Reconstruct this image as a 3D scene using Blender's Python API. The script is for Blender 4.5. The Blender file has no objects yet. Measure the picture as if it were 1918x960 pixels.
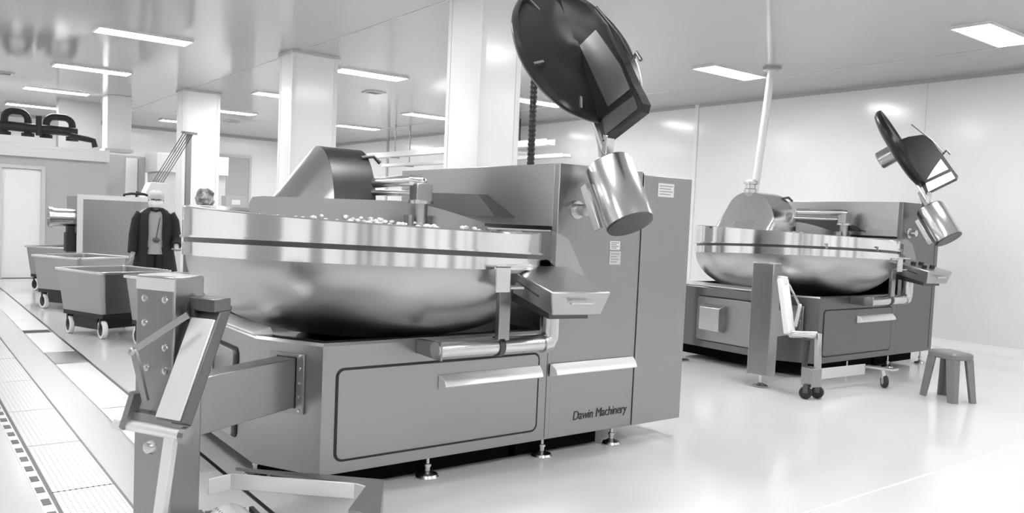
import bpy, bmesh, math, random
from mathutils import Vector, Matrix
random.seed(7)
S = bpy.context.scene
COL = S.collection
PI = math.pi

# ------------------------------------------------------------------ camera
YAW, PIT, ROL = math.radians(52.694), math.radians(-3.122), math.radians(2.463)
fw = Vector((math.cos(YAW)*math.cos(PIT), math.sin(YAW)*math.cos(PIT), math.sin(PIT)))
rt0 = Vector((math.sin(YAW), -math.cos(YAW), 0)); up0 = rt0.cross(fw)
rt = math.cos(ROL)*rt0 + math.sin(ROL)*up0
up = -math.sin(ROL)*rt0 + math.cos(ROL)*up0
cd = bpy.data.cameras.new('camera'); cam = bpy.data.objects.new('camera', cd); COL.objects.link(cam)
m = Matrix((rt, up, -fw)).transposed().to_4x4(); m.translation = Vector((0, 0, 1.45))
cam.matrix_world = m
cd.sensor_width = 36.0; cd.lens = 1531.5/1918*36
cd.shift_x = (959-952.04)/1918; cd.shift_y = (497.0-480)/1918
cd.clip_start = 0.05; cd.clip_end = 100
S.camera = cam

# ------------------------------------------------------------------ light + exposure
w = bpy.data.worlds.new('world'); S.world = w; w.use_nodes = True
w.node_tree.nodes['Background'].inputs[0].default_value = (1, 1, 1, 1)
w.node_tree.nodes['Background'].inputs[1].default_value = 0.1
S.view_settings.view_transform = 'Standard'; S.view_settings.look = 'None'
S.view_settings.gamma = 1; S.view_settings.use_curve_mapping = False
S.view_settings.exposure = 1.0
LAMP = 21.0            # strength of the ceiling light panels
S.cycles.max_bounces = 10

# ------------------------------------------------------------------ materials
def mat(name, col, rough=.5, metal=0., spec=.5, coat=0., bump=None, rvar=None, emit=None, trans=0., alpha=1., cvar=None, ior=1.5):
    """bump/rvar/cvar = (scale xyz, strength)"""
    M = bpy.data.materials.new(name); M.use_nodes = True
    N = M.node_tree.nodes; K = M.node_tree.links; P = N['Principled BSDF']
    if not isinstance(col, tuple): col = (col, col, col)
    P.inputs['Base Color'].default_value = (*col, 1); P.inputs['Roughness'].default_value = rough
    P.inputs['Metallic'].default_value = metal; P.inputs['Specular IOR Level'].default_value = spec
    P.inputs['Coat Weight'].default_value = coat; P.inputs['Coat Roughness'].default_value = .05
    P.inputs['Transmission Weight'].default_value = trans; P.inputs['Alpha'].default_value = alpha
    P.inputs['IOR'].default_value = ior
    if emit is not None:
        P.inputs['Emission Color'].default_value = (1, 1, 1, 1); P.inputs['Emission Strength'].default_value = emit
    def noise(sc, detail=3):
        tc = N.new('ShaderNodeTexCoord'); mp = N.new('ShaderNodeMapping'); nz = N.new('ShaderNodeTexNoise')
        mp.inputs['Scale'].default_value = sc; nz.inputs['Scale'].default_value = 1; nz.inputs['Detail'].default_value = detail
        K.new(tc.outputs['Object'], mp.inputs['Vector']); K.new(mp.outputs['Vector'], nz.inputs['Vector'])
        return nz.outputs['Fac']
    if rvar:
        mr = N.new('ShaderNodeMapRange'); mr.inputs['From Min'].default_value = .3; mr.inputs['From Max'].default_value = .7
        mr.inputs['To Min'].default_value = rough-rvar[1]; mr.inputs['To Max'].default_value = rough+rvar[1]
        K.new(noise(rvar[0]), mr.inputs['Value']); K.new(mr.outputs['Result'], P.inputs['Roughness'])
    if cvar:
        mr = N.new('ShaderNodeMapRange'); mr.inputs['From Min'].default_value = .3; mr.inputs['From Max'].default_value = .7
        mr.inputs['To Min'].default_value = col[0]-cvar[1]; mr.inputs['To Max'].default_value = col[0]+cvar[1]
        K.new(noise(cvar[0]), mr.inputs['Value']); K.new(mr.outputs['Result'], P.inputs['Base Color'])
    if bump:
        b = N.new('ShaderNodeBump'); b.inputs['Strength'].default_value = bump[1]; b.inputs['Distance'].default_value = .01
        K.new(noise(bump[0]), b.inputs['Height']); K.new(b.outputs['Normal'], P.inputs['Normal'])
    return M

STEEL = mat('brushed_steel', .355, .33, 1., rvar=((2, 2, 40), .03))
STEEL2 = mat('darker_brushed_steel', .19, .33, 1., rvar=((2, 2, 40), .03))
STEELV = mat('brushed_steel_fine', .46, .30, 1.)
RING = mat('polished_ring_steel', .86, .13, 1.)
BRIGHT = mat('bright_lift_steel', .86, .38, .55)
UNDERSHADE = mat('dark_underside', .004, .7, spec=.05)
BOWL = mat('spun_bowl_steel', .50, .33, 1.)
CHROME = mat('bright_steel', .66, .24, 1.)
DSTEEL = mat('dull_dark_steel', .13, .36, 1.)
BLACKM = mat('black_gloss_cover', .012, .3, 0., spec=.4)
SMOKE = mat('smoked_acrylic', .06, .3, 0., spec=.5)
SEAM = mat('dark_seam', .015, .6)
RUBBER = mat('black_rubber', .018, .55)
HOSE = mat('black_ribbed_hose', .014, .4)
WHITEM = mat('white_painted_metal', .82, .3, coat=.2)
WPLAS = mat('white_plastic', .85, .4)
CLEAR = mat('clear_acrylic_guard', (.9, .9, .9), .06, 0., spec=.4, alpha=.10)
FILM = mat('crinkled_plastic_film', .74, .25, spec=.7, bump=((3, 3, 22), .9))
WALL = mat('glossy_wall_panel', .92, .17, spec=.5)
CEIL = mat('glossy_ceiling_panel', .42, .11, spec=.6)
WALLR = mat('glossy_side_wall_panel', .80, .16)
REFLP = mat('grey_far_wall', .30, .4)
FLOOR = mat('glossy_epoxy_floor', .72, .13, spec=.5, rvar=((.6, .6, .6), .05), cvar=((.5, .5, .5), .02))
DULLFLOOR = mat('worn_floor_strip', .60, .25, spec=.5)
COVER = mat('bright_gutter_steel', .85, .30, .5)
LIGHT = mat('ceiling_light_diffuser', 1., .5, emit=LAMP)
STRIPC = mat('white_curtain', .88, .35, bump=((1, 1, 30), .3))
COAT = mat('black_coat_cloth', .012, .8)
CLOTH = mat('pale_shirt_cloth', .42, .85)
CAPM = mat('grey_hair_net', .5, .8)
MASKM = mat('white_face_mask', .8, .8)
SKIN = mat('skin', .38, .55)
TROUS = mat('dark_trousers', .02, .8)
STOOLM = mat('grey_plastic_stool', .20, .38)
FOODM = mat('pale_food_crumbs', .7, .7, cvar=((40, 40, 40), .3))
INK = mat('dark_print', .03, .5)
PAPER = mat('white_sticker', .8, .5)
GREYP = mat('grey_print', .35, .6)
GREYBOX = mat('grey_painted_panel', .47, .4)
LGREY = mat('light_grey_panel', .62, .35)

def perforated():
    M = mat('perforated_steel_plate', .7, .32, .3)
    N = M.node_tree.nodes; K = M.node_tree.links; P = N['Principled BSDF']
    tc = N.new('ShaderNodeTexCoord'); v = N.new('ShaderNodeTexVoronoi'); v.inputs['Scale'].default_value = 38; v.inputs['Randomness'].default_value = 0
    r = N.new('ShaderNodeMapRange'); r.inputs['From Min'].default_value = .22; r.inputs['From Max'].default_value = .3
    r.inputs['To Min'].default_value = .06; r.inputs['To Max'].default_value = .7
    K.new(tc.outputs['Object'], v.inputs['Vector']); K.new(v.outputs['Distance'], r.inputs['Value']); K.new(r.outputs['Result'], P.inputs['Base Color'])
    return M
PERF = perforated()

# ------------------------------------------------------------------ mesh helpers
class B:
    def __init__(s): s.b = bmesh.new()
    def face(s, pts):
        vs = [s.b.verts.new(p) for p in pts]; return s.b.faces.new(vs)
    def hexa(s, bot, top):
        """two loops of n points"""
        n = len(bot); a = [s.b.verts.new(p) for p in bot]; c = [s.b.verts.new(p) for p in top]
        s.b.faces.new(a[::-1]); s.b.faces.new(c)
        for i in range(n):
            j = (i+1) % n; s.b.faces.new((a[i], a[j], c[j], c[i]))
        return s
    def box(s, x0, x1, y0, y1, z0, z1):
        q = [(x0, y0), (x1, y0), (x1, y1), (x0, y1)]
        return s.hexa([(*p, z0) for p in q], [(*p, z1) for p in q])
    def prism(s, poly, o, ax, ay, az, d0, d1):
        """polygon in the (ax, ay) plane extruded along az from d0 to d1"""
        o, ax, ay, az = map(Vector, (o, ax, ay, az))
        return s.hexa([o+ax*p[0]+ay*p[1]+az*d0 for p in poly], [o+ax*p[0]+ay*p[1]+az*d1 for p in poly])
    def zprism(s, poly, z0, z1):
        return s.hexa([(p[0], p[1], z0) for p in poly], [(p[0], p[1], z1) for p in poly])
    def bar(s, p0, p1, wdt, thk, side):
        """rectangular bar from p0 to p1; side = direction of its width"""
        p0, p1, side = Vector(p0), Vector(p1), Vector(side).normalized(); d = (p1-p0).normalized()
        side = (side-d*side.dot(d)).normalized(); n = d.cross(side)
        q = [side*wdt/2*i+n*thk/2*j for i, j in ((-1, -1), (1, -1), (1, 1), (-1, 1))]
        return s.hexa([p0+v for v in q], [p1+v for v in q])
    def tube(s, path, r, seg=16, caps=True):
        path = [Vector(p) for p in path]; n = len(path)
        rr = r if isinstance(r, (list, tuple)) else [r]*n
        rings = []; ref = None
        for i, p in enumerate(path):
            if i == 0: d = path[1]-p
            elif i == n-1: d = p-path[i-1]
            else: d = (path[i+1]-p).normalized()+(p-path[i-1]).normalized()
            d.normalize()
            if ref is None: ref = Vector((0, 0, 1)) if abs(d.z) < .9 else Vector((1, 0, 0))
            a = (ref-d*ref.dot(d)).normalized(); ref = a; b = d.cross(a)
            rings.append([s.b.verts.new(p+(a*math.cos(2*PI*k/seg)+b*math.sin(2*PI*k/seg))*rr[i]) for k in range(seg)])
        for i in range(n-1):
            for k in range(seg):
                j = (k+1) % seg; s.b.faces.new((rings[i][k], rings[i][j], rings[i+1][j], rings[i+1][k]))
        if caps: s.b.faces.new(rings[0][::-1]); s.b.faces.new(rings[-1])
        return s
    def cyl(s, p0, p1, r, seg=20): return s.tube([p0, p1], r, seg)
    def lathe(s, prof, o=(0, 0, 0), ax=(0, 0, 1), seg=64, closed=False, tilt=None):
        o, ax = Vector(o), Vector(ax).normalized()
        a = (Vector((1, 0, 0)) if abs(ax.x) < .9 else Vector((0, 1, 0))); a = (a-ax*a.dot(ax)).normalized(); b = ax.cross(a)
        rings = []
        for i, (r, h) in enumerate(prof):
            if r < 1e-6: rings.append([s.b.verts.new(o+ax*h)]); continue
            ring = []
            for k in range(seg):
                t = 2*PI*k/seg; v = a*math.cos(t)*r+b*math.sin(t)*r
                hh = h(v.x, v.y) if callable(h) else h
                if tilt: hh += tilt[0]*v.x+tilt[1]*v.y
                ring.append(s.b.verts.new(o+v+ax*hh))
            rings.append(ring)
        n = len(rings)
        for i in range(n if closed else n-1):
            p, q = rings[i], rings[(i+1) % n]
            for k in range(seg):
                j = (k+1) % seg
                if len(p) == 1 and len(q) == 1: continue
                if len(p) == 1: s.b.faces.new((p[0], q[j], q[k]))
                elif len(q) == 1: s.b.faces.new((p[k], p[j], q[0]))
                else: s.b.faces.new((p[k], p[j], q[j], q[k]))
        return s
    def grid(s, rows):
        v = [[s.b.verts.new(p) for p in r] for r in rows]
        for i in range(len(v)-1):
            for j in range(len(v[0])-1): s.b.faces.new((v[i][j], v[i][j+1], v[i+1][j+1], v[i+1][j]))
        return s
    def ball(s, c, r, sc=(1, 1, 1), seg=16):
        m = Matrix.Translation(c) @ Matrix.Diagonal((r*sc[0], r*sc[1], r*sc[2], 1))
        bmesh.ops.create_uvsphere(s.b, u_segments=seg, v_segments=seg//2, radius=1, matrix=m); return s

def obj(name, bm, material, parent=None, bevel=0., ang=35, solid=0., smooth=True):
    bmesh.ops.recalc_face_normals(bm.b, faces=bm.b.faces)
    me = bpy.data.meshes.new(name); bm.b.to_mesh(me); bm.b.free()
    me.materials.append(material)
    if smooth:
        me.polygons.foreach_set('use_smooth', [True]*len(me.polygons)); me.set_sharp_from_angle(angle=math.radians(ang))
    o = bpy.data.objects.new(name, me); COL.objects.link(o)
    if parent: o.parent = parent
    if solid:
        q = o.modifiers.new('solid', 'SOLIDIFY'); q.thickness = solid; q.offset = 0
        q = o.modifiers.new('split', 'EDGE_SPLIT'); q.split_angle = math.radians(ang)
    if bevel:
        q = o.modifiers.new('bevel', 'BEVEL'); q.width = bevel; q.segments = 2; q.limit_method = 'ANGLE'; q.angle_limit = math.radians(40)
        q.harden_normals = False
    return o
def tag(o, label, cat, group=None):
    o['label'] = label; o['category'] = cat
    if group: o['group'] = group
    return o
def thing(name, label, cat, loc=(0, 0, 0), rz=0., group=None):
    o = bpy.data.objects.new(name, None); COL.objects.link(o); o.location = loc; o.rotation_euler = (0, 0, rz)
    return tag(o, label, cat, group)
def struct(name, bm, material, **k):
    o = obj(name, bm, material, **k); o['kind'] = 'structure'; return o
def copy_tree(o, parent=None):
    c = o.copy(); COL.objects.link(c)
    if parent: c.parent = parent
    for ch in list(o.children): copy_tree(ch, c)
    return c
def inset(poly, d):
    """offset a convex counter-clockwise polygon inwards"""
    n = len(poly); out = []
    for i in range(n):
        p, q, r = (Vector(poly[(i+k-1) % n]) for k in range(3))
        a = (q-p).normalized(); b = (r-q).normalized(); na = Vector((-a.y, a.x)); nb = Vector((-b.y, b.x))
        k = (na+nb); k = k/(1+na.dot(nb)); out.append(tuple(q+k*d))
    return out
def rrect(x0, x1, z0, z1, r, n=5):
    pts = []
    for cx, cz, a0 in ((x1-r, z0+r, -90), (x1-r, z1-r, 0), (x0+r, z1-r, 90), (x0+r, z0+r, 180)):
        for k in range(n+1):
            t = math.radians(a0+90*k/n); pts.append((cx+r*math.cos(t), cz+r*math.sin(t)))
    return pts
def frame(bm, outer, inner, o, ax, ay, az, d0, d1):
    """ring-shaped prism between two loops of equal length"""
    o, ax, ay, az = map(Vector, (o, ax, ay, az)); n = len(outer)
    L = [[bm.b.verts.new(o+ax*p[0]+ay*p[1]+az*d) for p in P] for P in (outer, inner) for d in (d0, d1)]
    o0, o1, i0, i1 = L
    for k in range(n):
        j = (k+1) % n
        bm.b.faces.new((o0[k], o0[j], o1[j], o1[k])); bm.b.faces.new((i0[j], i0[k], i1[k], i1[j]))
        bm.b.faces.new((o1[k], o1[j], i1[j], i1[k])); bm.b.faces.new((o0[j], o0[k], i0[k], i0[j]))
    return bm

# ------------------------------------------------------------------ the room
RX, BY, LX, FY, HC = 11.37, 24.7, -3.2, -5.2, 3.63
struct('floor', B().box(LX, RX+.1, FY, BY+.1, -.1, 0), FLOOR)
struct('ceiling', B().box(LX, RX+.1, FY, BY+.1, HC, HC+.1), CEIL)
struct('wall_right', B().box(RX, RX+.1, FY, BY, 0, HC), WALLR)
struct('wall_back', B().box(LX, RX, BY, BY+.1, 0, HC), WALL)
struct('wall_left', B().box(LX-.1, LX, FY, BY, 0, HC), WALL)
struct('wall_front', B().box(LX, RX, FY-.1, FY, 0, HC), WALL)
b = B()   # raised cove skirting along the right wall
b.prism([(0, 0), (-.05, 0), (-.045, .03), (-.02, .07), (-.012, .11), (0, .11)], (RX, 0, 0), (1, 0, 0), (0, 0, 1), (0, 1, 0), FY, BY)
struct('baseboard_right', b, WPLAS)
b = B(); b.box(LX, RX, BY-.03, BY, 0, .1); struct('baseboard_back', b, WPLAS)
for i, (a, c_, h_) in enumerate([(-2.9, -2.4, 2.6), (-1.75, -1.5, 3.3), (-.7, .0, 2.5), (1.3, 1.5, 3.3), (2.1, 2.9, 2.6), (4.1, 4.3, 3.3), (5.6, 6.5, 2.8), (7.8, 8.0, 3.3), (9.2, 9.9, 2.5)]):
    struct('door_%d' % (i+1), B().box(a, c_, FY, FY+.04, 0, h_), REFLP)  # invented dark panels behind the camera, streaking the steel reflections
for i, (a, c_, h_) in enumerate([(-4.4, -3.6, 2.6), (-2.0, -1.7, 3.3), (.2, 1.2, 2.7), (3.0, 5.2, 3.1)]):
    struct('door_%d' % (i+10), B().box(LX, LX+.04, a, c_, 0, h_), REFLP)  # more added dark panels for reflections, on the unseen left wall
# panel joints: ceiling seams, wall joint strips, floor joint
struct('trim_1', B().box(4.465, 4.478, FY, BY, HC-.003, HC), GREYBOX)
struct('trim_2', B().box(9.95, 9.96, FY, BY, HC-.003, HC), LGREY)
struct('trim_3', B().box(RX-.018, RX, 9.58, 9.66, 0.1, HC), WHITEM)
struct('trim_4', B().box(RX-.03, RX, 20.75, 20.85, 0.1, HC), GREYBOX)
struct('trim_5', B().box(RX-.006, RX, FY, BY, HC-.05, HC), GREYBOX)
struct('trim_6', B().box(LX, RX, BY-.006, BY, HC-.05, HC), GREYBOX)
struct('trim_7', B().box(2.2, RX-.05, 2.352, 2.366, 0, .002), WPLAS)
struct('trim_8', B().box(RX-.004, RX, 14.9, 14.91, .1, HC), LGREY)
struct('trim_9', B().box(RX-.004, RX, 5.6, 5.61, .1, HC), LGREY)
struct('trim_10', B().box(1.465, 1.487, FY, BY, 0, .004), DSTEEL)
struct('trim_11', B().box(1.185, 1.192, FY, BY, 0, .003), GREYBOX)
struct('trim_12', B().box(.937, .95, FY, BY, 0, .004), DSTEEL)
struct('trim_13', B().box(.640, .655, FY, BY, 0, .004), DSTEEL)
struct('trim_14', B().box(.95, 1.185, FY, BY, 0, .002), DULLFLOOR)

def column(x0, x1, y0, y1, label):
    o = B(); o.box(x0, x1, y0, y1, 0, HC)
    c = obj('building_column', o, WALL, bevel=.012); tag(c, label, 'column', 'square building columns')
    e = B()
    for (x, y) in ((x0, y0), (x1, y0), (x0, y1), (x1, y1)):
        e.box(x-.006 if x == x0 else x-.05, x+.05 if x == x0 else x+.006, y-.006 if y == y0 else y-.05, y+.05 if y == y0 else y+.006, .002, HC-.002)
    obj('corner_trim', e, WPLAS, c)
    t = B(); frame(t, [(x0-.025, y0-.025), (x1+.025, y0-.025), (x1+.025, y1+.025), (x0-.025, y1+.025)], [(x0-.001, y0-.001), (x1+.001, y0-.001), (x1+.001, y1+.001), (x0-.001, y1+.001)], (0, 0, 0), (1, 0, 0), (0, 1, 0), (0, 0, 1), HC-.04, HC-.001)
    obj('top_collar', t, LGREY, c)
column(4.36, 4.82, 6.27, 6.83, 'wide white square column rising right behind the large steel mixer')
column(4.36, 5.01, 10.7, 11.15, 'white square column behind the rounded steel hood of the large mixer')
column(4.37, 5.02, 15.8, 16.25, 'far white square column above the left end of the large bowl')

# ceiling light panels
lamps = [
 (2.08, 11.38, 'long ceiling light nearest at upper left, left row'), (2.11, 14.86, 'ceiling light second in the left row, behind the nearest one'),
 (2.11, 18.36, 'ceiling light third in the left row, above the black pipes'), (2.15, 21.8, 'farthest ceiling light of the left row, just over the black pipes'),
 (5.40, 11.52, 'bright ceiling light right of the middle white column, nearest of its row'), (5.42, 15.03, 'ceiling light partly hidden behind the middle white column'),
 (5.55, 18.52, 'ceiling light seen between the far and the middle columns, lower one'),
 (5.50, 21.9, 'farthest ceiling light just left of the far white column'),
 (8.85, 22.1, 'far ceiling light hidden behind the middle white column, last of its row'),
 (8.78, 18.7, 'small far ceiling light low beside the middle column'), (8.70, 15.17, 'ceiling light running behind the left edge of the wide column'),
 (8.86, 11.64, 'ceiling light glimpsed between wide column and raised dark scraper disc'), (8.68, 7.27, 'ceiling light in front of the leaning white pipe on the right'),
 (8.70, 3.90, 'ceiling light cut by the upper right edge of the picture')]
hidden = [(5.40, 7.4), (2.08, 7.4), (2.08, 3.9), (5.40, 3.9), (2.08, .4), (5.40, .4), (8.70, .4), (5.4, -3.2), (2.08, -3.2), (8.7, -3.2), (-1.3, -3.2), (-1.3, 3.9), (-1.3, 11.4), (-1.3, .4), (-1.3, 7.4), (-1.3, 15.0), (-1.3, 18.5), (-1.3, 21.8)]
def lamp(x, y, label, grp):
    t = thing('ceiling_light', label, 'ceiling light', (x, y, HC), 0, grp)
    f = B(); frame(f, [(-.02, -.2), (1.12, -.2), (1.12, .2), (-.02, .2)], [(0, -.18), (1.1, -.18), (1.1, .18), (0, .18)], (0, 0, 0), (1, 0, 0), (0, 1, 0), (0, 0, 1), -.03, 0)
    obj('light_frame', f, WHITEM, t)
    obj('diffuser', B().box(0, 1.1, -.18, .18, -.025, -.005), LIGHT, t)
for x, y, l in lamps: lamp(x, y, l, 'ceiling lights in view')
for x, y in hidden: lamp(x, y, 'ceiling light panel above the picture or behind the camera', 'ceiling lights out of view')

# small ceiling vents
for i, (x, y, l) in enumerate([(6.88, 13.18, 'small ceiling vent right of the middle column, under the bright light'), (3.95, 18.8, 'small ceiling vent left of the far column'),
                 (6.85, 20.6, 'small far ceiling vent between far and middle columns'), (1.59, 16.74, 'small ceiling vent at the left edge of the picture')]):
    t = thing('ceiling_vent', l, 'vent', (x, y, HC), 0, 'ceiling vents')
    f = B(); frame(f, [(-.16, -.16), (.16, -.16), (.16, .16), (-.16, .16)], [(-.12, -.12), (.12, -.12), (.12, .12), (-.12, .12)], (0, 0, 0), (1, 0, 0), (0, 1, 0), (0, 0, 1), -.02, 0)
    obj('vent_frame', f, LGREY, t)
    s = B()
    for k in range(5): s.bar((-.12, -.1+.05*k, -.012), (.12, -.1+.05*k, -.012), .03, .004, (0, 1, .6))
    obj('louvre', s, GREYBOX, t)

# ------------------------------------------------------------------ floor drain covers on the left
ys = [2.4, 3.55, 4.52, 5.45, 6.4, 7.5, 8.6, 9.9]
ordn = ['nearest', 'second', 'third', 'fourth', 'fifth', 'sixth', 'farthest']
for i in range(7):
    o = obj('perforated_plate', B().box(.657, .935, ys[i]+.006, ys[i+1]-.006, 0, .006), PERF)
    tag(o, '%s perforated steel floor plate at the lower left, counted from the camera' % ordn[i], 'floor plate', 'perforated floor plates')
ys = [4.5, 6.24, 8.15, 8.82, 10.18, 11.33, 15.0]
lb = ['long bright gutter cover beside the nearest lifting column', 'long bright gutter cover ending at the short steel gutter cover', 'short steel gutter cover with dark edges', 'bright gutter cover just before the dark slot in the gutter',
      'bright gutter cover just beyond the dark gutter slot', 'far bright gutter cover towards the white curtain door']
for i in range(6):
    y0 = ys[i]+.012; y1 = ys[i+1]-.012
    if i == 4: y0 = 10.42
    o = obj('gutter_cover', B().box(1.196, 1.46, y0, y1, 0, .008), COVER if i != 2 else STEEL, bevel=.002)
    tag(o, lb[i], 'gutter cover', 'gutter covers along the floor')
struct('trim_15', B().box(1.2, 1.45, 10.19, 10.41, 0, .003), SEAM)
t = thing('slot_drain', 'narrow slotted floor drain with dark slots at the lower left', 'drain', (0, 0, 0))
obj('drain_channel', B().box(.585, .640, 3.4, 9.0, 0, .004), COVER, t)
for k in range(15):
    obj('drain_slot', B().box(.594, .631, 3.75+.2*k, 3.84+.2*k, .002, .006), DSTEEL, t)

# ------------------------------------------------------------------ the bowl mixer
ZT = lambda x, y: 1.426-.025*x+.029*y
ZB = lambda x, y: 1.255-.033*x-.031*y
ZD = lambda x, y: ZB(x, y)-.026
ZL = lambda x, y: 1.164-.027*x-.030*y
def handle(parent, x0, x1, z0, z1, name='door_handle', y=-.008):
    h = B(); d = .055
    a = [(x0, y, z0), (x1, y, z0), (x1, y, z1), (x0, y, z1)]
    c = [(x0+.02, y-d, z0+.018), (x1-.012, y-d, z0+.018), (x1-.012, y-d*.75, z1-.03), (x0+.02, y-d*.75, z1-.03)]
    h.hexa(a, c)
    return obj(name, h, BRIGHT, parent, bevel=.004)
def door_front(parent, x0, x1, z0, z1, name, ms):
    s = B(); frame(s, rrect(x0-.006, x1+.006, z0-.006, z1+.006, .045), rrect(x0+.006, x1-.006, z0+.006, z1-.006, .036), (0, 0, 0), (1, 0, 0), (0, 0, 1), (0, 1, 0), -.004, .004)
    obj('door_gasket', s, SEAM, parent)
    return obj(name, B().prism(rrect(x0+.006, x1-.006, z0+.006, z1-.006, .036), (0, 0, 0), (1, 0, 0), (0, 0, 1), (0, 1, 0), -.007, .004), ms, parent, bevel=.002)
def foot(parent, x, y, z, label=None):
    f = B(); f.lathe([(0, 0), (.062, 0), (.066, .008), (.058, .022), (.03, .032), (.016, .04), (.016, .062), (.022, .064), (.022, .078), (.011, .08), (.011, z), (0, z)], (x, y, 0), seg=20)
    return obj('levelling_foot', f, CHROME, parent)

def mixer(name, label, loc, big):
    T = thing(name, label, 'mixer', loc, 0)
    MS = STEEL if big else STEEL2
    EX = 2.22 if big else 2.36          # right end of the body
    # base cabinet: chamfered front left corner, sunk top
    poly = [(0, 0), (1.495, 0), (1.495, 1.9), (-.205, 1.9), (-.205, .37)]
    p1 = inset(poly, .085); h = B()
    L = [[h.b.verts.new((*p, z)) for p in P] for P, z in ((poly, .13), (poly, .785), (inset(poly, .012), .80), (p1, .80), (p1, .66))]
    for a, c in zip(L, L[1:]):
        for k in range(5):
            j = (k+1) % 5; h.b.faces.new((a[k], a[j], c[j], c[k]))
    h.b.faces.new(L[0][::-1]); h.b.faces.new(L[-1])
    obj('base_cabinet', h, MS, T)
    h = B(); h.zprism(inset(poly, .14), .01, .131); h.box(1.3, EX-.19, .14, 1.77, .01, .131); obj('under_tray', h, UNDERSHADE, T)  # added near-black block, paints the shade beneath the machine
    h = B(); h.hexa([(-.204, .40, .80), (-.10, .40, .80), (-.10, 1.88, .80), (-.204, 1.88, .80)], [(-.204, .42, .812), (-.11, .42, .835), (-.11, 1.86, .835), (-.204, 1.86, .812)]); obj('top_flange', h, BRIGHT, T)
    # tall housing on the right, overhanging the bowl
    h = B(); h.box(1.495, EX-.006, 0, .05, .128, 1.81); obj('front_panel', h, MS, T, bevel=.004)
    h = B(); h.box(1.495, EX-.006, .05, 1.9, 1.428, 1.81); obj('tall_housing', h, STEELV, T, bevel=.004)
    h = B(); h.box(1.79, EX-.006, .05, 1.9, .14, 1.428); obj('lower_housing', h, DSTEEL, T)
    if big:
        h = B(); h.box(2.226, 2.70, 0.0, 1.3, .126, 1.79); e = obj('electrical_cabinet', h, STEEL, T, bevel=.004)
        obj('cabinet_seam', B().box(2.2135, 2.2265, .006, 1.3, .13, 1.80), SEAM, T)
        for (x0, x1, z0, z1, nm) in ((2.36, 2.515, 1.655, 1.745, 'warning_sticker'), (1.94, 2.03, 1.295, 1.35, 'warning_sticker'), (1.94, 2.04, 1.20, 1.285, 'warning_sticker')):
            s = obj(nm, B().box(x0, x1, -.003, 0.001, z0, z1), PAPER if z0 != 1.20 else LGREY, T)
            q = B()
            for k in range(4):
                zz = z1-(k+1)*(z1-z0)/5; q.box(x0+.012, x1-.012-.02*(k % 2), -.0045, -.002, zz-.003, zz+.003)
            obj('sticker_lines', q, GREYP if nm else INK, s)
    else:
        obj('panel_groove', B().box(EX-.09, EX-.083, -.002, .01, .16, 1.79), SEAM, T)
    d = door_front(T, .08, 1.395, .195, .665, 'access_door', MS); handle(d, .68, 1.402, .513, .594)
    if big:
        obj('panel_groove', B().box(1.462, 1.466, -.0015, .01, .14, .66), DSTEEL, T)
        handle(T, 1.478, 2.198, .514, .596)
    # a hatch with its handle on the left side
    s = B(); frame(s, rrect(.62, 1.35, .2, .7, .04), rrect(.634, 1.336, .214, .686, .03), (-.205, 0, 0), (0, 1, 0), (0, 0, 1), (-1, 0, 0), -.002, .006); obj('door_gasket', s, SEAM, T)
    sd = obj('side_hatch', B().prism(rrect(.634, 1.336, .214, .686, .03), (-.205, 0, 0), (0, 1, 0), (0, 0, 1), (-1, 0, 0), -.002, .03), STEEL, T, bevel=.003)
    hh = B(); hh.hexa([(-.235, .95, .32), (-.235, 1.25, .32), (-.235, 1.25, .62), (-.235, .95, .62)], [(-.33, .97, .34), (-.33, 1.23, .34), (-.33, 1.23, .585), (-.33, .97, .585)]); obj('hatch_cover', hh, CHROME, sd, bevel=.006)
    for x, y in ((.68, .07), (1.51, .07), (EX-.11, .07), (-.12, .55), (-.12, 1.7), (1.1, 1.75), (EX-.1, 1.75)): foot(T, x, y, .135)
    # bowl
    c = (.633, .76, 0); n = 40
    prof = [(0, .735)]+[(.3+.75*math.cos(PI/2*(1-k/n)), 1.165-.43*math.sin(PI/2*(1-k/n))) for k in range(n+1)]
    inn = [(1.02, 1.165)]+[(.28+.74*math.cos(PI/2*k/20), 1.165-.40*math.sin(PI/2*k/20)) for k in range(1, 21)]+[(0, .765)]
    bw = B(); bw.lathe(prof+inn, c, seg=128, tilt=(-.026, -.03)); obj('bowl', bw, BOWL, T, ang=60)
    tr = B(); tr.lathe([(.0, .662), (.42, .662), (.42, .70), (.34, .745), (0, .745)], c, seg=48); obj('turntable', tr, DSTEEL, T)
    r = B(); r.lathe([(1.068, ZL), (1.068, ZD), (1.03, ZD), (1.03, ZL)], c, seg=160, closed=True); obj('lower_ring', r, RING, T, ang=18)
    r = B(); r.lathe([(1.045, ZD), (1.045, ZB), (1.0, ZB), (1.0, ZD)], c, seg=160, closed=True); obj('seal_band', r, DSTEEL, T, ang=50)
    zt2 = lambda x, y: ZT(x, y)-.006
    zb2 = lambda x, y: ZB(x, y)+.012
    r = B(); r.lathe([(1.085, ZB), (1.085, zb2), (1.071, zb2), (1.071, zt2), (1.066, ZT), (.975, ZT), (.975, ZB)], c, seg=160, closed=True); obj('guard_ring', r, RING, T, ang=18)
    for k in range(0 if big else 3):
        dp = B()
        t = math.radians(-130+30*k); p = Vector((c[0]+1.086*math.cos(t), c[1]+1.086*math.sin(t), ZB(1.08*math.cos(t), 1.08*math.sin(t))))
        dp.box(p.x-.008, p.x+.008, p.y-.006, p.y+.012, p.z-.02, p.z+.03)
        obj('ring_latch', dp, STEEL, T)
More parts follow.
